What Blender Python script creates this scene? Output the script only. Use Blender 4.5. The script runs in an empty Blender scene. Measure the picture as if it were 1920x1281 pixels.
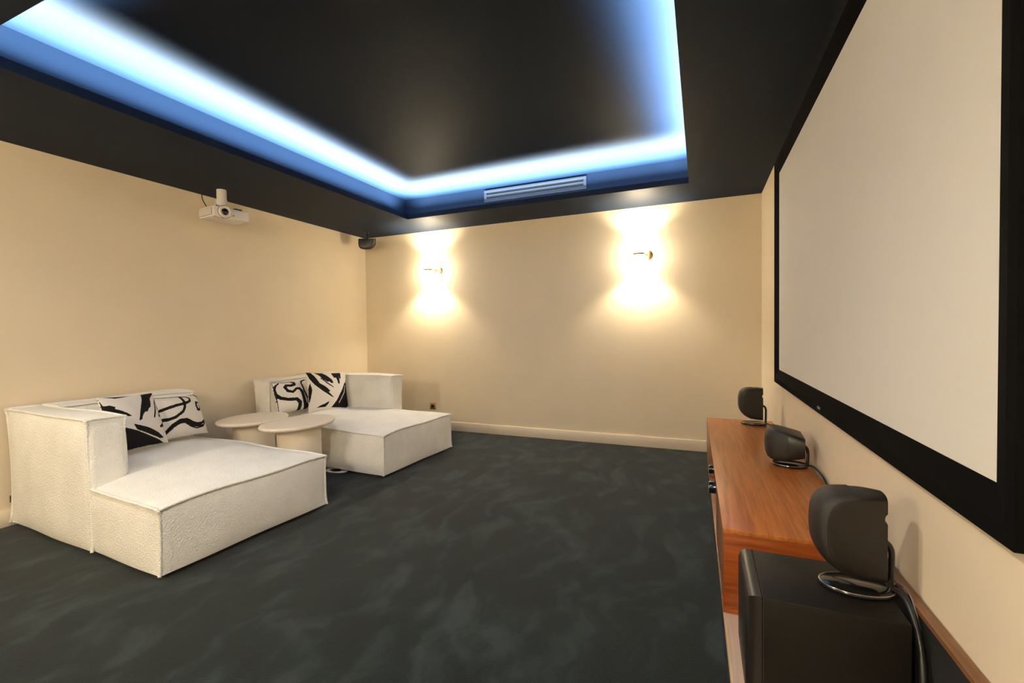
import bpy, bmesh, math
import numpy as np
from mathutils import Vector, Matrix

C = bpy.context.scene.collection
scn = bpy.context.scene
R = math.radians

# ------------------------------------------------------------------ camera
YAW, PITCH, ROLL = R(-22.747), R(-1.2874), R(-0.7291)
fw = Vector((math.sin(YAW)*math.cos(PITCH), math.cos(YAW)*math.cos(PITCH), math.sin(PITCH)))
rt = Vector((math.cos(YAW), -math.sin(YAW), 0))
up = rt.cross(fw)
rt2 = rt*math.cos(ROLL) + up*math.sin(ROLL)
up2 = -rt*math.sin(ROLL) + up*math.cos(ROLL)
cd = bpy.data.cameras.new('camera'); cam = bpy.data.objects.new('camera', cd); C.objects.link(cam)
cam.matrix_world = Matrix(((rt2.x, up2.x, -fw.x, 0), (rt2.y, up2.y, -fw.y, 0), (rt2.z, up2.z, -fw.z, 1.2), (0, 0, 0, 1)))
cd.sensor_width = 36; cd.lens = 36*844.28/1920; cd.clip_start = 0.02
scn.camera = cam

# ------------------------------------------------------------------ world, exposure
w = bpy.data.worlds.new('world'); scn.world = w; w.use_nodes = True
w.node_tree.nodes['Background'].inputs[0].default_value = (0.9, 0.8, 0.7, 1)
w.node_tree.nodes['Background'].inputs[1].default_value = 0.02
scn.view_settings.view_transform = 'Standard'; scn.view_settings.look = 'None'
scn.view_settings.exposure = 0.45; scn.view_settings.gamma = 1.0
scn.view_settings.use_curve_mapping = False

# light levels
SCONCE_W = 34.0
ADDED_BULB_W = 42.0
ADDED_SPOT_W = 46.0
WARM = (1.0, 0.875, 0.65)
LED_W_PER_M = 60.0
LED_GLOW_W_PER_M = 4.0
LED_COL = (0.66, 0.84, 1.0)

# room numbers (metres)
XL, XR, YB, YF = -4.078, 0.523, 4.76, -1.3
HS, HC = 2.447, 2.734
LX0, LX1, LY0, LY1 = -2.972, -0.0895, 0.90, 4.16      # opening in the soffit
WX0, WX1, WY0, WY1 = -3.153, 0.09, 0.70, 4.3836       # recess walls
LIP = 0.052

def area(name, loc, rot, sx, sy, power, col):
    d = bpy.data.lights.new(name, 'AREA'); d.shape = 'RECTANGLE'; d.size = sx; d.size_y = sy
    d.energy = power; d.color = col
    o = bpy.data.objects.new(name, d); C.objects.link(o); o.location = loc; o.rotation_euler = rot
    return o
def point(name, loc, power, col, rad=0.02):
    d = bpy.data.lights.new(name, 'POINT'); d.energy = power; d.color = col; d.shadow_soft_size = rad
    o = bpy.data.objects.new(name, d); C.objects.link(o); o.location = loc
    return o
# the strip lights lie in the trough behind the lip, facing up and a little towards the room
GL, GR, GB, GF = .050, .062, .056, .050
zt = HS + 0.030
for nm, x0, x1, y0, y1, tilt in (('l', LX0-GL, LX0-GL, LY0, LY1, (0, R(9), 0)), ('r', LX1+GR, LX1+GR, LY0, LY1, (0, R(-9), 0)),
                                 ('b', LX0, LX1, LY1+GB, LY1+GB, (R(9), 0, 0)), ('f', LX0, LX1, LY0-GF, LY0-GF, (R(-9), 0, 0))):
    wd = .034 if nm == 'r' else .020
    L = max(x1-x0, y1-y0); c_ = ((x0+x1)/2, (y0+y1)/2, zt)
    sx, sy = (max(x1-x0, wd), max(y1-y0, wd))
    a = area('strip_light_'+nm, c_, (0, 0, 0), sx, sy, LED_W_PER_M*L, LED_COL)
    a.rotation_mode = 'XYZ'
    # area lights shine along local -z: turn over, then lean towards the opening
    a.rotation_euler = (math.pi + tilt[0], tilt[1], 0)
    a.data.spread = R(118)
    area('strip_glow_'+nm, (c_[0], c_[1], zt-.004), (math.pi, 0, 0), sx, sy, LED_GLOW_W_PER_M*L, LED_COL)

# added unseen spots under the front soffit, without fixtures, brighten the near side
for x_, y_, k_ in ((-2.9, .62, .62), (-1.15, .62, 1.6), (-.5, -.5, .3)):
    d_ = bpy.data.lights.new('added_spot', 'SPOT'); d_.energy = ADDED_SPOT_W*k_; d_.color = (1, .965, .87)
    d_.spot_size = R(150); d_.spot_blend = .8; d_.shadow_soft_size = .05
    o_ = bpy.data.objects.new('added_spot', d_); C.objects.link(o_); o_.location = (x_, y_, HS-.02)

# ------------------------------------------------------------------ materials
def new_mat(name):
    m = bpy.data.materials.new(name); m.use_nodes = True
    nt = m.node_tree; b = nt.nodes['Principled BSDF']
    return m, nt, b
def N(nt, t, **kw):
    n = nt.nodes.new(t)
    for k, v in kw.items():
        if hasattr(n, k) and not k.startswith('i_'): setattr(n, k, v)
        else: n.inputs[k[2:].replace('_', ' ')].default_value = v
    return n
def ramp(nt, stops):
    n = nt.nodes.new('ShaderNodeValToRGB'); e = n.color_ramp.elements
    e[0].position, e[0].color = stops[0][0], (*stops[0][1], 1)
    e[1].position, e[1].color = stops[-1][0], (*stops[-1][1], 1)
    for p, c in stops[1:-1]:
        k = e.new(p); k.color = (*c, 1)
    return n
def coords(nt, scale=(1, 1, 1)):
    tc = nt.nodes.new('ShaderNodeTexCoord'); mp = nt.nodes.new('ShaderNodeMapping')
    mp.inputs['Scale'].default_value = scale
    nt.links.new(tc.outputs['Object'], mp.inputs[0]); return mp.outputs[0]
def plain(name, col, rough=.5, metal=0., bump=0., bscale=200, spec=.5, var=0., vscale=3):
    m, nt, b = new_mat(name)
    b.inputs['Base Color'].default_value = (*col, 1); b.inputs['Roughness'].default_value = rough
    b.inputs['Metallic'].default_value = metal; b.inputs['Specular IOR Level'].default_value = spec
    co = coords(nt)
    n = N(nt, 'ShaderNodeTexNoise', i_Scale=vscale, i_Detail=4.)
    nt.links.new(co, n.inputs['Vector'])
    lo = tuple(c*(1-var) for c in col); hi = tuple(min(1, c*(1+var)) for c in col)
    r = ramp(nt, [(.3, lo), (.7, hi)]); nt.links.new(n.outputs[0], r.inputs[0]); nt.links.new(r.outputs[0], b.inputs['Base Color'])
    if bump:
        n2 = N(nt, 'ShaderNodeTexNoise', i_Scale=float(bscale), i_Detail=3.); nt.links.new(co, n2.inputs['Vector'])
        bp = N(nt, 'ShaderNodeBump', i_Strength=bump, i_Distance=.004)
        nt.links.new(n2.outputs[0], bp.inputs['Height']); nt.links.new(bp.outputs[0], b.inputs['Normal'])
    return m
M = {}
M['wall'] = plain('beige_wall_paint', (.76, .64, .465), .55, bump=.05, bscale=90, spec=.35, var=.015)
M['navy'] = plain('navy_ceiling_paint', (.0060, .0128, .0270), .58, bump=.04, bscale=60, spec=.12, var=.04)
M['trim'] = plain('cream_gloss_trim', (.78, .66, .50), .4, var=.01)
M['black_felt'] = plain('black_velvet', (.0028, .0028, .0028), .95, spec=.06, var=.1)
M['screen'] = plain('screen_fabric', (.74, .695, .61), .8, spec=.2, var=.01)
M['blackplastic'] = plain('satin_black_plastic', (.0095, .0080, .0068), .40, bump=.03, bscale=500, spec=.5, var=.1)
M['grille'] = plain('black_speaker_cloth', (.0115, .0098, .0082), .5, bump=.35, bscale=900, spec=.5, var=.1)
M['gloss'] = plain('gloss_black', (.008, .008, .008), .12, spec=.6, var=.05)
M['chrome'] = plain('dark_chrome', (.55, .52, .48), .18, metal=1., var=.02)
M['brass'] = plain('brushed_brass', (.62, .42, .18), .3, metal=1., var=.05)
M['sub'] = plain('black_ash_vinyl', (.0052, .0042, .0032), .55, bump=.15, bscale=300, spec=.22, var=.15, vscale=40)
M['cable'] = plain('black_cable_rubber', (.012, .012, .012), .4, var=.1)
M['white_plastic'] = plain('white_plastic', (.80, .74, .68), .4, var=.01)
M['vent_mesh'] = plain('grey_vent_mesh', (.33, .28, .23), .6, bump=.6, bscale=300, var=.3, vscale=200)
M['lens'] = plain('lens_glass', (.01, .01, .015), .05, spec=.9, var=.05)
M['dark'] = plain('matt_black', (.006, .006, .006), .8, var=.1)
M['table'] = plain('cream_plaster', (.80, .70, .56), .55, bump=.06, bscale=60, var=.02)
M['white_cord'] = plain('white_cord', (.85, .82, .75), .5, var=.02)
M['vent_metal'] = plain('navy_grey_painted_metal', (.030, .036, .048), .45, var=.02)
M['tag'] = plain('black_woven_tag', (.02, .014, .01), .8, var=.1)
M['orange'] = plain('orange_print', (.62, .26, .08), .6, var=.05)
M['logo'] = plain('grey_emblem', (.18, .18, .17), .4, var=.1)

def boucle():
    m, nt, b = new_mat('cream_boucle_fabric'); co = coords(nt)
    v = N(nt, 'ShaderNodeTexVoronoi', i_Scale=150.); n = N(nt, 'ShaderNodeTexNoise', i_Scale=70., i_Detail=5.)
    n3 = N(nt, 'ShaderNodeTexNoise', i_Scale=6., i_Detail=4.)
    for k in (v, n, n3): nt.links.new(co, k.inputs['Vector'])
    r = ramp(nt, [(.3, (.80, .765, .69)), (.7, (.87, .84, .765))]); nt.links.new(n3.outputs[0], r.inputs[0])
    nt.links.new(r.outputs[0], b.inputs['Base Color'])
    a = N(nt, 'ShaderNodeMath', operation='ADD'); nt.links.new(v.outputs['Distance'], a.inputs[0]); nt.links.new(n.outputs[0], a.inputs[1])
    bp = N(nt, 'ShaderNodeBump', i_Strength=.55, i_Distance=.006); nt.links.new(a.outputs[0], bp.inputs['Height'])
    nt.links.new(bp.outputs[0], b.inputs['Normal'])
    b.inputs['Roughness'].default_value = .95; b.inputs['Specular IOR Level'].default_value = .1
    b.inputs['Sheen Weight'].default_value = .25
    return m
M['boucle'] = boucle()

def carpet():
    m, nt, b = new_mat('teal_grey_carpet'); co = coords(nt)
    wn = N(nt, 'ShaderNodeTexNoise', i_Scale=1.3, i_Detail=3.); nt.links.new(co, wn.inputs['Vector'])
    mix = N(nt, 'ShaderNodeMixRGB', blend_type='ADD', i_Fac=.55); nt.links.new(co, mix.inputs[1]); nt.links.new(wn.outputs['Color'], mix.inputs[2])
    n1 = N(nt, 'ShaderNodeTexNoise', i_Scale=4.6, i_Detail=4., i_Roughness=.5, i_Distortion=.25)
    mp = nt.nodes.new('ShaderNodeMapping'); mp.inputs['Scale'].default_value = (1.6, .8, 1); mp.inputs['Rotation'].default_value = (0, 0, .5)
    nt.links.new(mix.outputs[0], mp.inputs[0]); nt.links.new(mp.outputs[0], n1.inputs['Vector'])
    n2 = N(nt, 'ShaderNodeTexNoise', i_Scale=260., i_Detail=2.); nt.links.new(co, n2.inputs['Vector'])
    r = ramp(nt, [(.38, (.0050, .0094, .0108)), (.50, (.0062, .0124, .0145)), (.57, (.0120, .0205, .0220)), (.68, (.0210, .0325, .0340))])
    nt.links.new(n1.outputs[0], r.inputs[0])
    r2 = ramp(nt, [(.3, (.72, .72, .72)), (.7, (1.2, 1.2, 1.2))]); nt.links.new(n2.outputs[0], r2.inputs[0])
    mu = N(nt, 'ShaderNodeMixRGB', blend_type='MULTIPLY', i_Fac=1.); nt.links.new(r.outputs[0], mu.inputs[1]); nt.links.new(r2.outputs[0], mu.inputs[2])
    nt.links.new(mu.outputs[0], b.inputs['Base Color'])
    b.inputs['Roughness'].default_value = 1.; b.inputs['Specular IOR Level'].default_value = .05
    b.inputs['Sheen Weight'].default_value = .12
    bp = N(nt, 'ShaderNodeBump', i_Strength=.6, i_Distance=.004); nt.links.new(n2.outputs[0], bp.inputs['Height'])
    nt.links.new(bp.outputs[0], b.inputs['Normal'])
    return m
M['carpet'] = carpet()

def wood(name, c0, c1, c2, scale, knots=False, rough=.32):
    m, nt, b = new_mat(name); co = coords(nt, scale)
    n = N(nt, 'ShaderNodeTexNoise', i_Scale=1., i_Detail=7., i_Roughness=.62, i_Distortion=.4); nt.links.new(co, n.inputs['Vector'])
    r = ramp(nt, [(.28, c0), (.5, c1), (.72, c2)]); nt.links.new(n.outputs[0], r.inputs[0])
    out = r.outputs[0]
    n2 = N(nt, 'ShaderNodeTexNoise', i_Scale=.22, i_Detail=3., i_Distortion=1.2); nt.links.new(co, n2.inputs['Vector'])
    r2 = ramp(nt, [(.30, (.38, .30, .26)) if knots else (.3, (.8, .78, .76)), (.45, (1, 1, 1)), (.8, (1.1, 1.1, 1.1))]); nt.links.new(n2.outputs[0], r2.inputs[0])
    mu = N(nt, 'ShaderNodeMixRGB', blend_type='MULTIPLY', i_Fac=1.); nt.links.new(out, mu.inputs[1]); nt.links.new(r2.outputs[0], mu.inputs[2])
    nt.links.new(mu.outputs[0], b.inputs['Base Color'])
    b.inputs['Roughness'].default_value = rough; b.inputs['Specular IOR Level'].default_value = .5
    bp = N(nt, 'ShaderNodeBump', i_Strength=.12, i_Distance=.002); nt.links.new(n.outputs[0], bp.inputs['Height']); nt.links.new(bp.outputs[0], b.inputs['Normal'])
    return m
M['wood_top'] = wood('walnut_top', (.255, .072, .013), (.375, .117, .024), (.49, .165, .038), (70, 3.2, 40))
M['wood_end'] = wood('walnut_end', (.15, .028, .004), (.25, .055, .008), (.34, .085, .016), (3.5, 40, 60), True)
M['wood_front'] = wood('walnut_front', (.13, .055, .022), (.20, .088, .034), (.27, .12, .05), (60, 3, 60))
M['oak'] = wood('pale_oak', (.42, .29, .21), (.50, .36, .27), (.56, .41, .31), (50, 3, 50), rough=.45)
M['oak_edge'] = wood('oak_edge', (.55, .37, .20), (.66, .46, .27), (.72, .52, .32), (50, 3, 50), rough=.4)

def lampglass():
    m, nt, b = new_mat('lit_opal_glass')
    b.inputs['Base Color'].default_value = (.9, .88, .8, 1)
    b.inputs['Emission Color'].default_value = (1, .88, .66, 1); b.inputs['Emission Strength'].default_value = 16.0
    return m
M['opal'] = lampglass()
def ledmat():
    m, nt, b = new_mat('led_tape'); b.inputs['Emission Color'].default_value = (.6, .8, 1, 1); b.inputs['Emission Strength'].default_value = 1.5
    return m
M['led'] = ledmat()

# ------------------------------------------------------------------ mesh helpers
def finish(name, bm, mat, parent=None, smooth=False, autos=None):
    me = bpy.data.meshes.new(name); bmesh.ops.recalc_face_normals(bm, faces=bm.faces); bm.to_mesh(me); bm.free()
    me.materials.append(mat)
    if smooth:
        me.polygons.foreach_set('use_smooth', [True]*len(me.polygons))
        if autos: me.set_sharp_from_angle(angle=R(autos))
    o = bpy.data.objects.new(name, me); C.objects.link(o)
    if parent: o.parent = parent
    return o
def add_box(bm, a, b, bev=0., seg=2):
    r = bmesh.ops.create_cube(bm, size=1)
    for v in r['verts']:
        v.co = Vector([(a[i]+b[i])/2 + v.co[i]*(b[i]-a[i]) for i in range(3)])
    if bev:
        es = {e for v in r['verts'] for e in v.link_edges}
        bmesh.ops.bevel(bm, geom=list(es), offset=bev, segments=seg, profile=.5, affect='EDGES')
def box(name, a, b, mat, parent=None, bev=0., seg=2):
    bm = bmesh.new(); add_box(bm, a, b, bev, seg)
    return finish(name, bm, mat, parent, smooth=bool(bev), autos=40)
def add_tube(bm, pts, r, n=10, closed=False):
    pts = [Vector(p) for p in pts]; rings = []; K = len(pts)
    rr = r if isinstance(r, (list, tuple)) else [r]*K
    prev = None
    for i, p in enumerate(pts):
        if closed: t = pts[(i+1) % K] - pts[i-1]
        else: t = pts[min(i+1, K-1)] - pts[max(i-1, 0)]
        t.normalize()
        a = prev if prev else (Vector((0, 0, 1)) if abs(t.z) < .9 else Vector((1, 0, 0)))
        u = a - t*a.dot(t)
        if u.length < 1e-5: u = t.orthogonal()
        u.normalize(); v = t.cross(u); prev = u
        rings.append([bm.verts.new(p + (u*math.cos(k*2*math.pi/n) + v*math.sin(k*2*math.pi/n))*rr[i]) for k in range(n)])
    m = K if closed else K-1
    for i in range(m):
        a, b = rings[i], rings[(i+1) % K]
        for k in range(n): bm.faces.new((a[k], a[(k+1) % n], b[(k+1) % n], b[k]))
    if not closed:
        bm.faces.new(rings[0][::-1]); bm.faces.new(rings[-1])
def tube(name, pts, r, mat, parent=None, n=10, closed=False):
    bm = bmesh.new(); add_tube(bm, pts, r, n, closed); return finish(name, bm, mat, parent, True, 60)
def spline(pts, k=8):
    P = [Vector(p) for p in pts]; out = []
    for i in range(len(P)-1):
        p0, p1, p2, p3 = P[max(i-1, 0)], P[i], P[i+1], P[min(i+2, len(P)-1)]
        for j in range(k):
            t = j/k
            out.append(.5*((2*p1) + (p2-p0)*t + (2*p0-5*p1+4*p2-p3)*t*t + (-p0+3*p1-3*p2+p3)*t**3))
    out.append(P[-1]); return out
def add_lathe(bm, prof, n=48, c=(0, 0, 0), caps=True, sx=1., sy=1.):
    rings = [[bm.verts.new((c[0]+r*sx*math.cos(2*math.pi*k/n), c[1]+r*sy*math.sin(2*math.pi*k/n), c[2]+z)) for k in range(n)] for r, z in prof]
    for a, b in zip(rings, rings[1:]):
        for k in range(n): bm.faces.new((a[k], a[(k+1) % n], b[(k+1) % n], b[k]))
    if caps: bm.faces.new(rings[0][::-1]); bm.faces.new(rings[-1])
def lathe(name, prof, mat, parent=None, n=48, c=(0, 0, 0), caps=True, autos=40, sx=1., sy=1.):
    bm = bmesh.new(); add_lathe(bm, prof, n, c, caps, sx, sy); return finish(name, bm, mat, parent, True, autos)
def tag(o, label, cat, group=None):
    o['label'] = label; o['category'] = cat
    if group: o['group'] = group
    return o
def thing(name, label, cat, loc=(0, 0, 0), rot=(0, 0, 0), group=None):
    o = bpy.data.objects.new(name, None); C.objects.link(o); o.location = loc; o.rotation_euler = rot
    o.empty_display_size = .1
    return tag(o, label, cat, group)
def struct(o): o['kind'] = 'structure'; return o

# ------------------------------------------------------------------ room shell
T = .15
struct(box('floor', (XL-T, YF-T, -.1), (XR+T, YB+T, 0), M['carpet']))
struct(box('wall_left', (XL-T, YF-T, 0), (XL, YB+T, HC+.2), M['wall']))
struct(box('wall_right', (XR, YF-T, 0), (XR+T, YB+T, HC+.2), M['wall']))
struct(box('wall_back', (XL, YB, 0), (XR, YB+T, HC+.2), M['wall']))
struct(box('wall_front', (XL, YF-T, 0), (XR, YF, HC+.2), M['wall']))
def baseboard(name, a, b):
    bm = bmesh.new(); add_box(bm, a, b, .004, 2); return struct(finish(name, bm, M['trim'], None, True, 40))
baseboard('baseboard_back', (XL+.015, YB-.016, 0), (0.05, YB, .108))
baseboard('baseboard_left', (XL, YF, 0), (XL+.016, YB, .108))

# ceiling: raised panel, recess walls and the dropped soffit ring with its lip
ceil = box('ceiling', (XL, YF, HC), (XR, YB, HC+.2), M['navy']); struct(ceil)
def ring(name, x0, x1, y0, y1, ix0, ix1, iy0, iy1, z0, z1, mat, parent):
    bm = bmesh.new()
    o = [(x0, y0), (x1, y0), (x1, y1), (x0, y1)]; i = [(ix0, iy0), (ix1, iy0), (ix1, iy1), (ix0, iy1)]
    V = {}
    for nm, q in (('o', o), ('i', i)):
        for z in (z0, z1): V[nm, z] = [bm.verts.new((a, b, z)) for a, b in q]
    for k in range(4):
        j = (k+1) % 4
        bm.faces.new((V['o', z0][k], V['o', z0][j], V['o', z1][j], V['o', z1][k]))
        bm.faces.new((V['i', z0][k], V['i', z0][j], V['i', z1][j], V['i', z1][k]))
        for z in (z0, z1): bm.faces.new((V['o', z][k], V['o', z][j], V['i', z][j], V['i', z][k]))
    return finish(name, bm, mat, parent)
ring('soffit', XL, XR, YF, YB, LX0, LX1, LY0, LY1, HS, HS+.012, M['navy'], ceil)
ring('cove_lip', LX0-.018, LX1+.018, LY0-.018, LY1+.018, LX0, LX1, LY0, LY1, HS+.012, HS+LIP, M['navy'], ceil)
ring('cove_wall', WX0-.05, WX1+.05, WY0-.05, WY1+.05, WX0, WX1, WY0, WY1, HS+.012, HC, M['navy'], ceil)
for x0, x1, y0, y1 in ((LX0-GL-.006, LX0-GL+.006, LY0, LY1), (LX1+GR-.006, LX1+GR+.006, LY0, LY1),
                       (LX0, LX1, LY1+GB-.006, LY1+GB+.006), (LX0, LX1, LY0-GF-.006, LY0-GF+.006)):
    box('led_strip', (x0, y0, HS+.012), (x1, y1, HS+.018), M['led'], ceil)

# ------------------------------------------------------------------ air vent in the recess wall
v = thing('air_vent', 'long slotted air vent grille set in the blue lit ceiling recess', 'vent', (-1.58, WY1, 2.66))
vx = .555
def vb(nm, x0, x1, z0, z1, y0=-.014, y1=0, m='vent_metal'):
    return box(nm, (x0, y0, z0), (x1, y1, z1), M[m], v, .002)
vb('frame', -vx, vx, .024, .050); vb('frame', -vx, vx, -.075, -.040)
vb('frame', -vx, -vx+.03, -.040, .024); vb('frame', vx-.03, vx, -.040, .024)
vb('backing', -vx+.03, vx-.03, -.040, .024, -.003, 0, 'dark')
vb('slat', -vx+.03, vx-.03, -.017, .002, -.012, -.004)

# ------------------------------------------------------------------ projection screen
s = thing('projection_screen', 'large fixed projection screen with wide black velvet frame on the right wall', 'projection screen', (0, 0, 0))
y0, y1, z0, z1 = 1.02, 3.715, .815, 2.362       # outer edge of the frame
iy0, iy1, iz0, iz1 = 1.110, 3.625, .908, 2.272    # inner edge
xo, xi = .487, .505
def bar(pts_out, pts_in):
    # one mitred bar: outer edge at xo, inner edge at xi, square back at the wall gap
    bm = bmesh.new(); V = []
    for (oy, oz), (ny, nz) in zip(pts_out, pts_in):
        V.append([bm.verts.new(p) for p in ((xo, oy, oz), (xo+.002, ny*.35+oy*.65, nz*.35+oz*.65), (xi, ny, nz), (XR-.002, ny, nz), (XR-.002, oy, oz))])
    a, b = V
    for k in range(5): bm.faces.new((a[k], a[(k+1) % 5], b[(k+1) % 5], b[k]))
    bm.faces.new(a[::-1]); bm.faces.new(b)
    return finish('frame_bar', bm, M['black_felt'], s)
O = [(y0, z0), (y1, z0), (y1, z1), (y0, z1)]; I = [(iy0, iz0), (iy1, iz0), (iy1, iz1), (iy0, iz1)]
for k in range(4): bar((O[k], O[(k+1) % 4]), (I[k], I[(k+1) % 4]))
box('screen_surface', (xi+.001, iy0-.01, iz0-.01), (xi+.006, iy1+.01, iz1+.01), M['screen'], s)
lg = bmesh.new()
for k, hgt in enumerate((.010, .013, .009, .012)):
    add_box(lg, (xo-.0012, 2.402-k*.013, .834), (xo+.001, 2.411-k*.013, .834+hgt))
finish('emblem', lg, M['logo'], s)

# ------------------------------------------------------------------ platform, media cabinet, back panel
PX = .073
p = thing('platform', 'low pale oak platform along the right wall under the cabinet', 'platform', (0, 0, 0))
box('deck', (PX+.004, .25, .165), (XR-.03, 3.86, .20), M['oak'], p)
box('front_edge', (PX, .25, .165), (PX+.004, 3.86, .2005), M['oak_edge'], p)
box('plinth', (PX+.006, .27, 0), (XR-.06, 3.84, .165), M['dark'], p)

CY0, CY1, CZ0, CZ1 = 1.726, 3.86, .201, .50
CXF = .070
cb = thing('media_cabinet', 'long low reddish walnut media cabinet under the projection screen', 'cabinet', (0, 0, 0))
box('cabinet_top', (CXF, CY0, CZ1-.018), (XR-.004, CY1, CZ1), M['wood_top'], cb, .0012)
box('side_panel', (CXF+.001, CY0+.001, CZ0+.017), (XR-.004, CY0+.020, CZ1-.019), M['wood_end'], cb, .001)
box('side_panel', (CXF+.001, CY1-.020, CZ0+.017), (XR-.004, CY1-.001, CZ1-.019), M['wood_end'], cb, .001)
box('bottom_panel', (CXF, CY0, CZ0), (XR-.004, CY1, CZ0+.016), M['wood_end'], cb, .0012)
box('back_panel', (XR-.012, CY0+.02, CZ0+.017), (XR-.006, CY1-.02, CZ1-.019), M['dark'], cb)
box('divider', (CXF+.012, 2.29, CZ0+.017), (XR-.02, 2.308, CZ1-.019), M['wood_front'], cb)
box('divider', (CXF+.012, 3.24, CZ0+.017), (XR-.02, 3.258, CZ1-.019), M['wood_front'], cb)
box('door', (CXF+.002, CY0+.024, CZ0+.019), (CXF+.018, 2.296, CZ1-.022), M['wood_front'], cb, .001)
box('door', (CXF+.002, 3.25, CZ0+.019), (CXF+.018, CY1-.024, CZ1-.022), M['wood_front'], cb, .001)

for o_ in (p, cb):      # the whole unit stands a touch out of square with the wall
    a_ = R(.75); px_, py_ = .073, 1.726
    o_.rotation_euler = (0, 0, a_)
    o_.location = (px_ - (px_*math.cos(a_) - py_*math.sin(a_)), py_ - (px_*math.sin(a_) + py_*math.cos(a_)), 0)
rc = thing('av_receiver', 'black audio receiver with round knobs in the open cabinet niche', 'receiver', (CXF+.012, 2.84, CZ0+.030), (0, 0, R(.75)))
box('casing', (.012, -.22, .012), (.34, .22, .17), M['blackplastic'], rc, .004)
box('front_panel', (0, -.225, .010), (.012, .225, .172), M['gloss'], rc, .003)
for yy, r_, ln in ((-.17, .033, .045), (.17, .026, .035)):
    bm = bmesh.new(); add_lathe(bm, [(r_, 0), (r_, ln*.85), (r_*.9, ln)], 32)
    bmesh.ops.transform(bm, matrix=Matrix.Translation((0, yy, .105)) @ Matrix.Rotation(R(-90), 4, 'Y'), verts=bm.verts)
    kb = finish('knob', bm, M['gloss'], rc, True, 40)
    tube('knob_ring', [(-ln-.0005, yy+(r_*.9)*math.cos(a), .105+(r_*.9)*math.sin(a)) for a in np.linspace(0, 2*math.pi, 33)[:-1]], .0015, M['chrome'], kb, 6, True)
for yy in (-.18, .18):
    lathe('foot', [(.018, 0), (.018, .012)], M['dark'], rc, 20, (.05, yy, 0)); lathe('foot', [(.018, 0), (.018, .012)], M['dark'], rc, 20, (.29, yy, 0))

bp_ = thing('upright_panel', 'thin black upright panel with bare brown top edge behind the subwoofer', 'panel', (0, 0, 0))
box('board', (.497, .27, .201), (.518, 1.722, .488), M['dark'], bp_)
box('top_edge', (.494, .27, .488), (.520, 1.722, .500), M['wood_front'], bp_)

# ------------------------------------------------------------------ subwoofer
sb = thing('subwoofer', 'black box subwoofer with rounded front standing on the oak platform', 'subwoofer', (.143, 1.315, .201))
SW, SD, SH = .312, .277, .299
box('cabinet_body', (.004, 0, .008), (SW, SD, SH), M['sub'], sb, .004)
# baffle: rounded on its outer edges, in plan and in elevation
g = bmesh.new(); add_box(g, (-.036, -.0, .008), (.002, SD, SH))
bmesh.ops.bevel(g, geom=[e for e in g.edges if (e.verts[0].co.x < -.03 and e.verts[1].co.x < -.03)], offset=.026, segments=7, profile=.5, affect='EDGES')
finish('front_baffle', g, M['blackplastic'], sb, True, 50)
for q in ((.03, .03), (SW-.03, .03), (.03, SD-.03), (SW-.03, SD-.03)):
    lathe('foot', [(.015, 0), (.015, .009)], M['dark'], sb, 16, (q[0], q[1], 0))
box('seam', (.0035, -.0006, .008), (.0065, SD+.0006, SH+.0006), M['dark'], sb)

# ------------------------------------------------------------------ small satellite speakers
DP = [(0, 0), (.25, .008), (.45, .035), (.68, .105), (.86, .21), (.96, .33), (1.0, .46), (1.0, .66), (.965, .80), (.885, .90), (.74, .962), (.5, .99), (.25, 1.0), (0, .985)]
def dprofile():
    P = [Vector((a, b, 0)) for a, b in DP]; out = []
    for q in spline(P, 4): out.append((q.x, q.y))
    # straight back with a finger notch near the top
    for b, a in ((.93, .0), (.86, .0), (.83, .035), (.78, .045), (.73, .035), (.70, .0), (.5, 0), (.3, 0), (.1, 0)):
        out.append((a, b))
    return out
def satellite_parts(t, body_rot, body_off, depth=.158, height=.215, width=.118):
    prof = dprofile(); bm = bmesh.new(); gb = bmesh.new()
    def taper(a): return .60 + .40*min(1, a/.75)**.8
    layers = [(-1.0, .80), (-.992, .855), (-.955, .885), (-.85, .935), (-.62, .975), (-.3, .995), (0, 1.0), (.3, .995), (.62, .975), (.85, .935), (.955, .885), (.992, .855), (1.0, .80)]
    rings = []
    for ly, sc in layers:
        r = []
        for a, b in prof:
            aa = a if a < .1 else a*sc + (1-sc)*.02
            bb = .52 + (b-.52)*(sc if True else 1)
            r.append(bm.verts.new((-aa*depth, ly*width/2*taper(aa), bb*height)))
        rings.append(r)
    n = len(prof)
    for a, b in zip(rings, rings[1:]):
        for k in range(n): bm.faces.new((a[k], a[(k+1) % n], b[(k+1) % n], b[k]))
    bm.faces.new(rings[0]); bm.faces.new(rings[-1][::-1])
    # grille: thin shell over the curved front
    sel = [k for k in range(4*len(DP)-3) if prof[k][0] > .42]
    gr = []
    for ly, sc in layers[1:-1]:
        r = []
        for k in sel:
            a, b = prof[k]; aa = a*sc + (1-sc)*.02; bb = .52 + (b-.52)*sc
            r.append(gb.verts.new((-(aa*depth+.0022), ly*(width/2+.0012)*taper(aa), bb*height+(bb-.52)*.005)))
        gr.append(r)
    for a, b in zip(gr, gr[1:]):
        for k in range(len(sel)-1): gb.faces.new((a[k], a[k+1], b[k+1], b[k]))
    mt = Matrix.Translation(body_off) @ body_rot
    bmesh.ops.transform(bm, matrix=mt, verts=bm.verts); bmesh.ops.transform(gb, matrix=mt, verts=gb.verts)
    finish('shell', bm, M['blackplastic'], t, True, 42)
    finish('grille', gb, M['grille'], t, True, 60)
def oval(name, cx, cy, rx, ry, z0, z1, mat, t):
    return lathe(name, [(1-.06, z0), (1, z0+(z1-z0)*.3), (1, z0+(z1-z0)*.7), (1-.05, z1)], mat, t, 48, (cx, cy, 0), True, 60, rx, ry)
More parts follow.
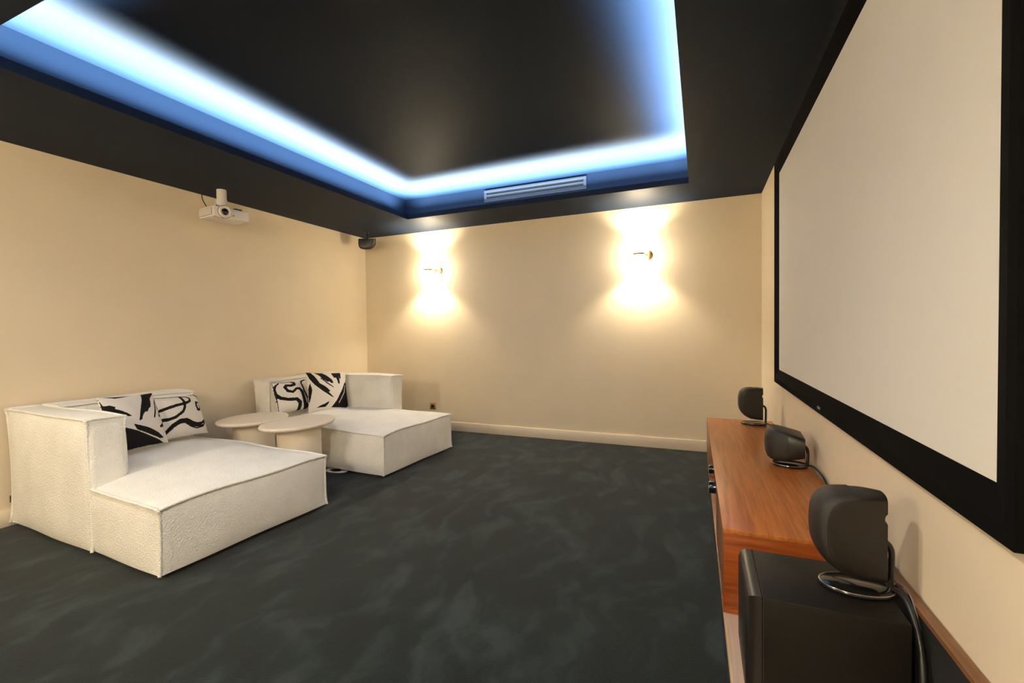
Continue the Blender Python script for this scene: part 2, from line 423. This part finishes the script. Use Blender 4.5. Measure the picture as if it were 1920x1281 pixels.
def stand(t, back_z, rx=.085, ry=.058, cx=-.056):
    oval('base_plate', cx, 0, rx, ry, 0, .012, M['gloss'], t)
    tube('base_rim', [(cx+rx*.985*math.cos(a), ry*.985*math.sin(a), .0115) for a in np.linspace(0, 2*math.pi, 49)[:-1]], .0017, M['chrome'], t, 8, True)
    tube('arm', spline([(-.004, 0, back_z+.045), (.010, 0, back_z+.043), (.020, 0, back_z+.025), (.021, 0, back_z-.01), (.020, 0, .03), (.016, 0, .006), (.0, 0, .006)], 6), .0072, M['gloss'], t, 12)
def place_speaker(label, loc, rz, kind='up'):
    t = thing('satellite_speaker', label, 'speaker', loc, (0, 0, rz), 'small black satellite speakers of the surround system')
    if kind == 'up':
        satellite_parts(t, Matrix.Rotation(0, 4, 'Z'), Vector((0, 0, .032)), height=.238)
        stand(t, .09)
    elif kind == 'side':
        # turned on its side: the tall direction lies along y
        satellite_parts(t, Matrix.Translation((0, -.108, 0)) @ Matrix.Rotation(R(-90), 4, 'X'), Vector((0, 0, .112)), depth=.165, width=.155)
        stand(t, .060, .080, .060)
    return t
place_speaker('black satellite speaker standing on the subwoofer nearest the camera', (.437, 1.452, .501), R(3))
place_speaker('black speaker lying sideways on the middle of the walnut cabinet', (.470, 2.63, .5018), R(-4), 'side')
place_speaker('black upright speaker at the far end of the walnut cabinet', (.412, 3.70, .5012), R(0))

# the fourth hangs from the soffit in the far left corner, face down
t = thing('satellite_speaker', 'black satellite speaker hanging from the ceiling in the far left corner', 'speaker', (-3.79, 4.46, HS), (0, 0, R(24)), 'small black satellite speakers of the surround system')
satellite_parts(t, Matrix.Rotation(R(12), 4, 'X') @ Matrix.Translation((.105, 0, 0)) @ Matrix.Rotation(R(-90), 4, 'Y'), Vector((0, 0, -.080)), depth=.13, height=.21)
lathe('ceiling_plate', [(.026, -.008), (.028, 0)], M['gloss'], t, 28)
tube('arm', [(0, 0, -.006), (.004, 0, -.03), (.006, .006, -.06), (0, .006, -.085)], .009, M['gloss'], t, 12)

# speaker cables
def cable(label, pts, r=.0045, mat='cable', name='speaker_cable', group=None, k=8):
    bm = bmesh.new(); add_tube(bm, spline(pts, k), r, 10)
    return tag(finish(name, bm, M[mat], None, True, 60), label, 'cable', group)
cable('black cable arching from the sideways speaker down behind the cabinet', [(.494, 2.628, .512), (.505, 2.58, .520), (.510, 2.50, .522), (.512, 2.42, .518), (.513, 2.36, .507), (.512, 2.30, .5052)])
cable('short black cable from the far upright speaker along the wall', [(.434, 3.698, .512), (.45, 3.66, .512), (.47, 3.58, .507), (.485, 3.50, .506), (.49, 3.42, .506)])
cable('thick black cable looping from the near speaker down behind the subwoofer', [(.462, 1.452, .513), (.472, 1.43, .515), (.478, 1.40, .500), (.480, 1.36, .46), (.479, 1.33, .40), (.474, 1.31, .34), (.470, 1.30, .27), (.468, 1.30, .21)], .0075)
bt = bmesh.new(); add_tube(bt, spline([(.462, 1.470, .511), (.474, 1.475, .520), (.486, 1.46, .520), (.4895, 1.43, .510), (.4900, 1.40, .49), (.4900, 1.37, .46)], 6), .003, 8)
tag(finish('speaker_wire', bt, M['chrome'], None, True, 60), 'thin shiny wire twisting behind the near speaker on the subwoofer', 'wire')

# ------------------------------------------------------------------ wall sconces
def sconce(x, y, z, face, label):
    # face: -1 looks towards -y (hangs on the back wall), +1 the other way
    t = thing('wall_sconce', label, 'wall lamp', (x, y, z), (0, 0, 0 if face < 0 else math.pi), 'hourglass glass wall sconces')
    yc = -.118; xc = -.068 if face < 0 else .068
    bm = bmesh.new(); add_lathe(bm, [(.052, 0), (.052, .008), (.044, .014), (.016, .018)], 36)
    bmesh.ops.transform(bm, matrix=Matrix.Rotation(R(90), 4, 'X'), verts=bm.verts); finish('wall_plate', bm, M['brass'], t, True, 40)
    tube('arm', [(0, -.012, 0), (0, -.035, 0), (xc*.3, yc+.052, 0), (xc*.75, yc+.035, 0)], .008, M['brass'], t, 14)
    bm = bmesh.new()
    out = [(.054, .008), (.066, .06), (.080, .12), (.092, .178)]
    for sg in (1, -1):
        b2 = bmesh.new(); pr = [(r, sg*zz) for r, zz in out] + [(r-.003, sg*zz) for r, zz in out[::-1]]
        add_lathe(b2, pr, 44, (xc, yc, 0), False); finish('glass_shade', b2, M['opal'], t, True, 60)
    lathe('waist_ring', [(.056, -.009), (.059, -.005), (.059, .005), (.056, .009)], M['brass'], t, 40, (xc, yc, 0), True, 40)
    bm.free()
    return t
SY = .118
sconce(-2.955, YB, 1.953, -1, 'lit hourglass wall sconce on the back wall, the one nearer the left corner')
sconce(-.495, YB, 1.953, -1, 'lit hourglass wall sconce on the back wall, the one nearer the screen')
for x in (-2.955, -.495):
    for sg in (1, -1):
        point('sconce_or_added_bulb', (x-.068, YB-SY, 1.953+sg*.105), SCONCE_W, WARM, .022)
# added bulbs without sconces, unseen behind the camera, light the near side
for x in (-2.955, -.495):
    for sg in (1, -1):
        point('sconce_or_added_bulb', (x-.068, YF+SY, 1.953+sg*.105), ADDED_BULB_W, WARM, .05)

# ------------------------------------------------------------------ socket on the back wall
so = thing('wall_socket', 'small square brass wall socket low on the back wall beside the far sofa', 'socket', (-3.071, YB, .285))
box('plate', (-.042, -.008, -.042), (.042, 0, .042), M['brass'], so, .003)
bm = bmesh.new(); add_lathe(bm, [(.022, 0), (.022, .004)], 28); bmesh.ops.transform(bm, matrix=Matrix.Translation((0, -.0085, 0)) @ Matrix.Rotation(R(90), 4, 'X'), verts=bm.verts)
finish('outlet_well', bm, M['dark'], so, True, 40)

# ------------------------------------------------------------------ projector on its ceiling mount
pj = thing('projector', 'white projector hanging from the dark soffit by the left wall', 'projector', (-3.768, 2.635, HS), (0, 0, R(-7)))
zb, zt_ = -.267, -.183
box('casing', (-.105, -.145, zb), (.125, .145, zt_), M['white_plastic'], pj, .008, 3)
bm = bmesh.new()
add_box(bm, (-.092, -.1475, zb+.012), (.095, -.1445, zt_-.012))
finish('side_grille', bm, M['vent_mesh'], pj)
sl = bmesh.new()
for k in range(14): add_box(sl, (-.088+k*.0135, -.149, zb+.016), (-.096+k*.0135, -.1465, zt_-.014))
o = finish('grille_slats', sl, M['white_plastic'], pj); o['kind'] = 'stuff'
def xlathe(name, prof, yy, zz, mat, x0=.125, parent=None):
    b = bmesh.new(); add_lathe(b, prof, 40); bmesh.ops.transform(b, matrix=Matrix.Translation((x0, yy, zz)) @ Matrix.Rotation(R(90), 4, 'Y'), verts=b.verts)
    return finish(name, b, M[mat], parent or pj, True, 40)
lr = xlathe('lens_ring', [(.049, -.01), (.049, .012), (.044, .019), (.028, .013), (.028, -.005)], -.062, -.222, 'white_plastic')
xlathe('lens', [(.028, 0), (.027, .012), (.018, .018), (.006, .021)], -.062, -.222, 'lens', parent=pj)
xlathe('lens_gap', [(.055, -.002), (.055, .0012)], -.062, -.222, 'vent_mesh')
xlathe('sensor', [(.005, 0), (.005, .002)], .010, -.240, 'dark')
box('brand_strip', (.075, -.125, zb-.0012), (.088, -.045, zb+.0005), M['orange'], pj)
box('connector_block', (-.02, .035, zt_), (.10, .095, zt_+.016), M['blackplastic'], pj, .003)
box('mount_plate', (-.085, -.05, -.160), (.045, .05, -.152), M['white_plastic'], pj, .002)
for a in ((-.10, -.11), (.10, -.11), (-.10, .11), (.10, .11)):
    tube('mount_arm', [(a[0]*.8, a[1], zt_-.002), (a[0]*.8, a[1], -.166), (a[0]*.35-.015, a[1]*.35, -.157)], .0075, M['white_plastic'], pj, 10)
lathe('mount_column', [(.043, -.153), (.045, -.095), (.038, -.080), (.037, 0)], M['white_plastic'], pj, 32, (-.03, 0, 0))
cable('thin black cable hanging from the soffit behind the projector', [(-4.00, 2.60, HS), (-3.995, 2.60, 2.40), (-3.97, 2.59, 2.37), (-3.93, 2.58, 2.33), (-3.90, 2.59, 2.28)], .004, name='projector_cable')

# ------------------------------------------------------------------ sofas
def puffy(name, a, b, bulge, mat, parent, n=22, lift=.010, top_power=2.4, side_power=2.6):
    """upholstered block: cushioned faces that belly out between seamed edges; bulge = ((x-, x+), (y-, y+), top)"""
    a = Vector(a); b = Vector(b); c = (a+b)/2; h = (b-a)/2
    bm = bmesh.new(); vmap = {}
    def pt(u, v, ax, sg):
        p = [0, 0, 0]; p[ax] = sg; p[(ax+1) % 3] = u; p[(ax+2) % 3] = v
        key = tuple(round(x, 5) for x in p)
        if key in vmap: return vmap[key]
        q = Vector((c[0]+p[0]*h[0], c[1]+p[1]*h[1], c[2]+p[2]*h[2]))
        if ax == 2:
            if sg > 0: q.z += bulge[2]*((1-abs(u)**top_power)*(1-abs(v)**top_power))**.8
        else:
            q[ax] += sg*bulge[ax][0 if sg < 0 else 1]*((1-abs(u)**side_power)*(1-abs(v)**side_power))**.85
        # edges sag in between the pinched corners
        X, Y_, Z = p
        e = sum(abs(k) > .999 for k in p)
        if Z > .999: q.z += lift*(1-max(abs(X) if abs(Y_) > .999 else 0, abs(Y_) if abs(X) > .999 else 0)**4)*(1 if e == 2 else 1) - lift*0
        if e == 2 and Z < .999 and Z > -.999:
            q.x -= X*.006*(1-Z**4); q.y -= Y_*.006*(1-Z**4)
        if e == 3 or (e == 2 and max(abs(k) for k in p if abs(k) < .999) > .97):
            q.x += X*.003; q.y += Y_*.003
        q.x += .004*math.sin(9*q.y+5*q.z); q.y += .004*math.sin(8*q.x+6*q.z)
        if Z > .999: q.z += .004*math.sin(7*q.x+8*q.y)
        vv = bm.verts.new(q); vmap[key] = vv; return vv
    g = [-math.cos(math.pi*i/n)*.45 + (2*i/n-1)*.55 for i in range(n+1)]
    for ax in range(3):
        for sg in (-1, 1):
            for i in range(n):
                for j in range(n):
                    q = [pt(g[i], g[j], ax, sg), pt(g[i+1], g[j], ax, sg), pt(g[i+1], g[j+1], ax, sg), pt(g[i], g[j+1], ax, sg)]
                    bm.faces.new(q if sg > 0 else q[::-1])
    def P3(x, y, z): return vmap[tuple(round(k, 5) for k in (x, y, z))].co + Vector((x*.003, y*.003, max(z, 0)*.003 if z > .999 else 0))
    lines = []
    for y in (-1, 1): lines.append([P3(t, y, 1) for t in g])
    for x in (-1, 1):
        lines.append([P3(x, t, 1) for t in g])
        for y in (-1, 1): lines.append([P3(x, y, t) for t in g])
    o = finish(name, bm, mat, parent, True, 50)
    bp = bmesh.new()
    for L in lines: add_tube(bp, L, .0078, 8)
    finish('piping', bp, mat, o, True, 60)
    return o
def sofa(label, x, y, rz, mirror):
    """local frame: origin at the near front corner, seat runs to -x, width along +y"""
    t = thing('corner_sofa', label, 'sofa', (x, y, 0), (0, 0, rz), 'cream boucle one-arm lounge sofas')
    W, D, H, S = 1.01, 1.615, .740, .352
    z0 = .030
    def Y(a, b): return (a, b) if not mirror else (W-b, W-a)
    def F(p): return p if not mirror else (p[1], p[0])
    ya, yb = Y(0, W); puffy('seat', (-D+.02, ya, z0), (0, yb, S), ((0, .018), (.012, .012), .062), M['boucle'], t, 26, .014)
    ya, yb = Y(-.010, .158); puffy('arm', (-D, ya, z0), (-.625, yb, H), ((.004, .020), F((.022, .066)), .010), M['boucle'], t, 24, .004, 2.4, 6)
    ya, yb = Y(.165, W-.045); puffy('backrest', (-D, ya, z0), (-D+.200, yb, H+.006), ((.004, .055), F((.0, .010)), .012), M['boucle'], t, 20, .004)
    for px in (-D+.10, -.10):
        for py in (.1, W-.1): lathe('foot', [(.022, 0), (.025, .036)], M['dark'], t, 16, (px, py, 0))
    return t
RZ = R(-2.4)
s1 = sofa('cream boucle lounge sofa nearest the camera, its arm on the near side', -2.425, 1.325, RZ, False)
box('care_tag', (-1.628, -.014, .155), (-1.610, -.008, .195), M['tag'], s1)
sofa('cream boucle lounge sofa in the far corner, its arm on the far side', -2.397, 2.962, RZ, True)

# ------------------------------------------------------------------ side tables
def table(label, x, y, top, rx, ry, rot, ped):
    t = thing('side_table', label, 'side table', (x, y, 0), (0, 0, rot), 'cream mushroom side tables between the sofas')
    th = .034; bm = bmesh.new(); n = 64
    def outl(a):
        r = 1 + .035*math.cos(2*a+.6) + .02*math.cos(3*a)
        return r*rx*math.cos(a), r*ry*math.sin(a)
    prof = [(.90, -th), (.965, -th*.86), (.992, -th*.6), (1, -th*.35), (.985, -th*.12), (.955, -.001), (.9, 0)]
    rings = [[bm.verts.new((outl(2*math.pi*k/n)[0]*s_, outl(2*math.pi*k/n)[1]*s_, top+z)) for k in range(n)] for s_, z in prof]
    for a, b in zip(rings, rings[1:]):
        for k in range(n): bm.faces.new((a[k], a[(k+1) % n], b[(k+1) % n], b[k]))
    bm.faces.new(rings[0][::-1]); bm.faces.new(rings[-1])
    finish('table_top', bm, M['table'], t, True, 50)
    lathe('pedestal', [(ped, 0), (ped, .004), (ped-.003, top-th)], M['table'], t, 48, (0.0, 0, 0))
    return t
table('cream pebble side table nearer the back rest, the lower of the two', -3.55, 2.70, .487, .25, .30, R(0), .160)
t2 = table('cream pebble side table standing nearer the room, overlapping the other', -2.975, 2.655, .504, .236, .32, R(0), .165)
lathe('screw', [(.006, 0), (.006, .003)], M['brass'], t2, 12, (-.03, -.168, .43))

# coiled cord under the far sofa
pts = []
for k in range(110):
    a = k/110*2*math.pi*3.2
    pts.append((-2.965+.085*math.cos(a)+.02*k/110*3, 3.00+.055*math.sin(a), .006+.004*(k/110)))
bm = bmesh.new(); add_tube(bm, pts, .006, 8)
pts2 = [(-3.09+.05*math.cos(a), 3.01+.04*math.sin(a), .006) for a in np.linspace(0, 6.0, 26)]
add_tube(bm, pts2, .006, 8)
tag(finish('power_cord', bm, M['white_cord'], None, True, 60), 'white cord coiled on the carpet under the far sofa', 'cord')

# ------------------------------------------------------------------ patterned pillows
def ink_mat():
    m, nt, b = new_mat('brush_print_cotton')
    at = nt.nodes.new('ShaderNodeAttribute'); at.attribute_name = 'ink'
    co = coords(nt); n = N(nt, 'ShaderNodeTexNoise', i_Scale=90., i_Detail=3.); nt.links.new(co, n.inputs['Vector'])
    ad = N(nt, 'ShaderNodeMath', operation='MULTIPLY_ADD'); nt.links.new(n.outputs[0], ad.inputs[0]); ad.inputs[1].default_value = .25
    nt.links.new(at.outputs['Fac'], ad.inputs[2])
    r = ramp(nt, [(.565, (.76, .70, .63)), (.61, (.010, .009, .008))]); nt.links.new(ad.outputs[0], r.inputs[0])
    nt.links.new(r.outputs[0], b.inputs['Base Color']); b.inputs['Roughness'].default_value = .9; b.inputs['Specular IOR Level'].default_value = .15
    n2 = N(nt, 'ShaderNodeTexNoise', i_Scale=500.); nt.links.new(co, n2.inputs['Vector'])
    bp = N(nt, 'ShaderNodeBump', i_Strength=.15, i_Distance=.002); nt.links.new(n2.outputs[0], bp.inputs['Height']); nt.links.new(bp.outputs[0], b.inputs['Normal'])
    return m
M['ink'] = ink_mat()
def homog(src):
    # uv corners (0,1),(1,1),(1,0),(0,0) -> drawing coordinates
    dst = [(0, 1), (1, 1), (1, 0), (0, 0)]; A = []; B = []
    for (u, v), (x, y) in zip(dst, src):
        A.append([u, v, 1, 0, 0, 0, -u*x, -v*x]); B.append(x)
        A.append([0, 0, 0, u, v, 1, -u*y, -v*y]); B.append(y)
    h = np.append(np.linalg.solve(np.array(A, float), np.array(B, float)), 1).reshape(3, 3)
    return h
def seg_dist(P, pts, ws):
    best = np.full(len(P), -1e9)
    for (a, b, wa, wb) in zip(pts[:-1], pts[1:], ws[:-1], ws[1:]):
        a = np.array(a, float); b = np.array(b, float); d = b-a
        t = np.clip(((P-a) @ d)/max(d @ d, 1e-9), 0, 1)
        dist = np.linalg.norm(P-(a+t[:, None]*d), axis=1)
        best = np.maximum(best, (wa+(wb-wa)*t)/2 - dist)
    return best
def poly_sd(P, poly):
    poly = np.array(poly, float); n = len(poly); inside = np.zeros(len(P), bool); dm = np.full(len(P), 1e9)
    for i in range(n):
        a, b = poly[i], poly[(i+1) % n]; d = b-a
        t = np.clip(((P-a) @ d)/max(d @ d, 1e-9), 0, 1); dm = np.minimum(dm, np.linalg.norm(P-(a+t[:, None]*d), axis=1))
        c = ((a[1] > P[:, 1]) != (b[1] > P[:, 1]))
        with np.errstate(divide='ignore', invalid='ignore'):
            xi_ = (b[0]-a[0])*(P[:, 1]-a[1])/((b[1]-a[1]) if b[1] != a[1] else 1e-9)+a[0]
        inside ^= c & (P[:, 0] < xi_)
    return np.where(inside, dm, -dm)
ART = {
 'A': dict(q=[(175, 195), (945, 190), (1215, 800), (445, 1045)], lines=[
    ([(265, 195), (420, 215), (540, 200), (640, 185), (735, 160)], [8, 30, 30, 26, 14]),
    ([(185, 280), (150, 340), (158, 400)], [10, 14, 10]),
    ([(972, 250), (945, 330), (925, 500)], [18, 18, 20]),
    ([(1035, 615), (1090, 578), (1200, 585)], [30, 48, 30]),
    ([(1125, 505), (1180, 600), (1215, 670)], [36, 24, 24])],
   polys=[[(175, 200), (240, 325), (330, 330), (385, 355), (380, 380), (480, 420), (560, 465), (595, 490), (510, 490), (420, 470), (255, 430), (215, 370), (180, 260)],
    [(700, 555), (705, 480), (770, 230), (800, 160), (860, 120), (915, 140), (950, 200), (880, 260), (865, 370), (840, 390), (820, 435), (790, 430), (750, 480), (735, 540)],
    [(975, 250), (1035, 340), (1065, 420), (1050, 470), (1015, 495), (995, 480), (1005, 400), (980, 395), (975, 300)],
    [(630, 600), (850, 650), (1000, 700), (1105, 752), (1070, 775), (900, 740), (690, 675)],
    [(480, 640), (700, 695), (900, 760), (1170, 825), (760, 950), (500, 1030), (380, 800)]], white=[]),
 'B': dict(q=[(945, 250), (1640, 150), (1820, 710), (1240, 800)], lines=[
    ([(975, 252), (1250, 225), (1370, 207)], [12, 12, 14]),
    ([(1110, 455), (1300, 380), (1430, 340), (1490, 300), (1490, 250), (1440, 220), (1350, 215)], [40, 40, 40, 34, 24, 18, 14]),
    ([(1345, 215), (1380, 270), (1412, 330), (1415, 400), (1390, 470), (1310, 545), (1230, 575), (1150, 580)], [30, 32, 34, 34, 34, 34, 36, 40]),
    ([(1510, 175), (1580, 168), (1630, 195), (1660, 250)], [10, 14, 16, 16]),
    ([(1640, 310), (1600, 312), (1590, 370), (1620, 430), (1655, 425), (1668, 385), (1645, 345)], [24, 34, 30, 34, 30, 24, 14]),
    ([(1235, 740), (1300, 650), (1380, 595), (1450, 590), (1540, 630), (1620, 642), (1700, 620), (1750, 560)], [40, 52, 56, 58, 66, 70, 66, 40])], polys=[],
    white=[([(1570, 662), (1640, 660)], [8, 8]), ([(1670, 630), (1730, 605)], [6, 8])]),
 'C': dict(q=[(165, 405), (850, 320), (960, 860), (335, 965)], lines=[
    ([(172, 425), (220, 600), (290, 850), (330, 960)], [16, 34, 40, 30]),
    ([(290, 430), (238, 470), (215, 540), (240, 640), (320, 705), (440, 730), (600, 725), (668, 780), (685, 920)], [20, 30, 40, 52, 50, 50, 52, 60, 66]),
    ([(520, 395), (572, 410), (568, 450), (500, 475), (410, 475), (385, 510), (430, 580), (520, 600), (600, 530), (660, 530), (710, 590), (760, 760), (800, 860)], [26, 50, 52, 46, 48, 50, 44, 40, 38, 42, 54, 66, 70]),
    ([(830, 335), (735, 370), (715, 420), (750, 560), (840, 720), (830, 840)], [20, 28, 30, 32, 36, 50]),
    ([(175, 410), (400, 405), (520, 380)], [6, 8, 8])], polys=[], white=[([(775, 660), (832, 800)], [10, 8])]),
 'D': dict(q=[(830, 185), (1580, 180), (1665, 900), (880, 960)], lines=[
    ([(1080, 300), (1180, 390), (1300, 470)], [14, 20, 14])],
   polys=[[(835, 180), (910, 183), (970, 260), (1050, 400), (1160, 470), (1240, 550), (1200, 560), (1320, 675), (1250, 640), (1100, 540), (960, 420), (880, 310)],
    [(980, 190), (1110, 180), (1200, 250), (1290, 340), (1305, 395), (1270, 395), (1210, 350), (1215, 380), (1130, 330), (1050, 240)],
    [(1295, 175), (1470, 175), (1460, 300), (1445, 310), (1425, 250), (1430, 410), (1400, 400), (1370, 290), (1330, 290), (1300, 230)],
    [(1600, 290), (1620, 450), (1650, 780), (1610, 860), (1290, 860), (1380, 710), (1470, 540), (1540, 385), (1560, 400)],
    [(885, 400), (915, 520), (890, 700), (855, 870), (845, 600), (860, 480)],
    [(1010, 865), (1080, 820), (1150, 790), (1240, 735), (1210, 800), (1170, 850)]], white=[([(1552, 430), (1530, 560), (1425, 770)], [12, 16, 16])]),
}
def pillow(key, label, cen, yaw, tilt, roll, w_, h_):
    n = 110
    us = np.linspace(0, 1, n+1)
    U, Vv = np.meshgrid(us, us, indexing='ij'); uv = np.stack([U.ravel(), Vv.ravel()], 1)
    H = homog(ART[key]['q']); hp = np.c_[uv, np.ones(len(uv))] @ H.T; Pp = hp[:, :2]/hp[:, 2:]
    sd = np.full(len(uv), -1e9)
    for pl, ws in ART[key]['lines']: sd = np.maximum(sd, seg_dist(Pp, pl, ws))
    for pg in ART[key]['polys']: sd = np.maximum(sd, poly_sd(Pp, pg))
    for pl, ws in ART[key]['white']: sd = np.minimum(sd, -seg_dist(Pp, pl, ws))
    ink = np.clip(.5 + sd/60, 0, 1)
    def shape(side):
        x = 2*uv[:, 0]-1; y = 2*uv[:, 1]-1
        prof = ((1-np.abs(x)**2.2)*(1-np.abs(y)**2.2))
        th = .058*np.clip(prof, 0, 1)**.55
        px = x*(w_/2)*(1-.045*(1-np.abs(x)**2)*0-.05*(1-y**2)*np.abs(x)**3)
        pz = y*(h_/2)*(1-.05*(1-x**2)*np.abs(y)**3)
        wr = .0025*np.sin(7*x+4*y+2)*prof
        return np.stack([px, -side*(th+wr), pz], 1)
    F = shape(1); B = shape(-1)
    verts = np.r_[F, B]; N0 = len(F); idx = lambda i, j: i*(n+1)+j
    faces = []
    for i in range(n):
        for j in range(n):
            a, b, c, d = idx(i, j), idx(i+1, j), idx(i+1, j+1), idx(i, j+1)
            faces.append((a, b, c, d)); faces.append((a+N0, d+N0, c+N0, b+N0))
    me = bpy.data.meshes.new('pillow'); me.from_pydata(verts.tolist(), [], faces)
    at = me.attributes.new('ink', 'FLOAT', 'POINT'); at.data.foreach_set('value', np.r_[ink, np.zeros(len(B))].astype(np.float32))
    me.materials.append(M['ink']); me.polygons.foreach_set('use_smooth', [True]*len(me.polygons))
    bm = bmesh.new(); bm.from_mesh(me); bmesh.ops.remove_doubles(bm, verts=bm.verts, dist=1e-5); bm.to_mesh(me); bm.free()
    o = bpy.data.objects.new('pillow', me); C.objects.link(o)
    # local x -> right along the wall, local z -> up, local -y -> facing out
    r = Vector((-math.sin(yaw), math.cos(yaw), 0)); nn = Vector((math.cos(yaw), math.sin(yaw), 0)); u = Vector((0, 0, 1))
    u2 = u*math.cos(tilt) - nn*math.sin(tilt); f2 = nn*math.cos(tilt) + u*math.sin(tilt)
    r3 = r*math.cos(roll)+u2*math.sin(roll); u3 = -r*math.sin(roll)+u2*math.cos(roll)
    o.matrix_world = Matrix(((r3.x, -f2.x, u3.x, cen[0]), (r3.y, -f2.y, u3.y, cen[1]), (r3.z, -f2.z, u3.z, cen[2]), (0, 0, 0, 1)))
    return tag(o, label, 'pillow', 'cream pillows with black brush-stroke print')
pillow('A', 'cream pillow with bold black strokes, leaning in the near sofa corner by the arm', (-3.478, 1.780, .632), .40, .357, -.071, .424, .375)
pillow('B', 'cream pillow with thin looping black lines, behind the other one on the near sofa', (-3.69, 2.185, .580), .22, .40, -.067, .395, .335)
pillow('C', 'cream pillow with snaking black line, on the left of the far sofa', (-3.690, 3.219, .594), .056, .312, -.023, .423, .31)
pillow('D', 'cream pillow with broad black strokes, upright in the middle of the far sofa', (-3.561, 3.545, .599), -.207, .244, -.081, .455, .411)
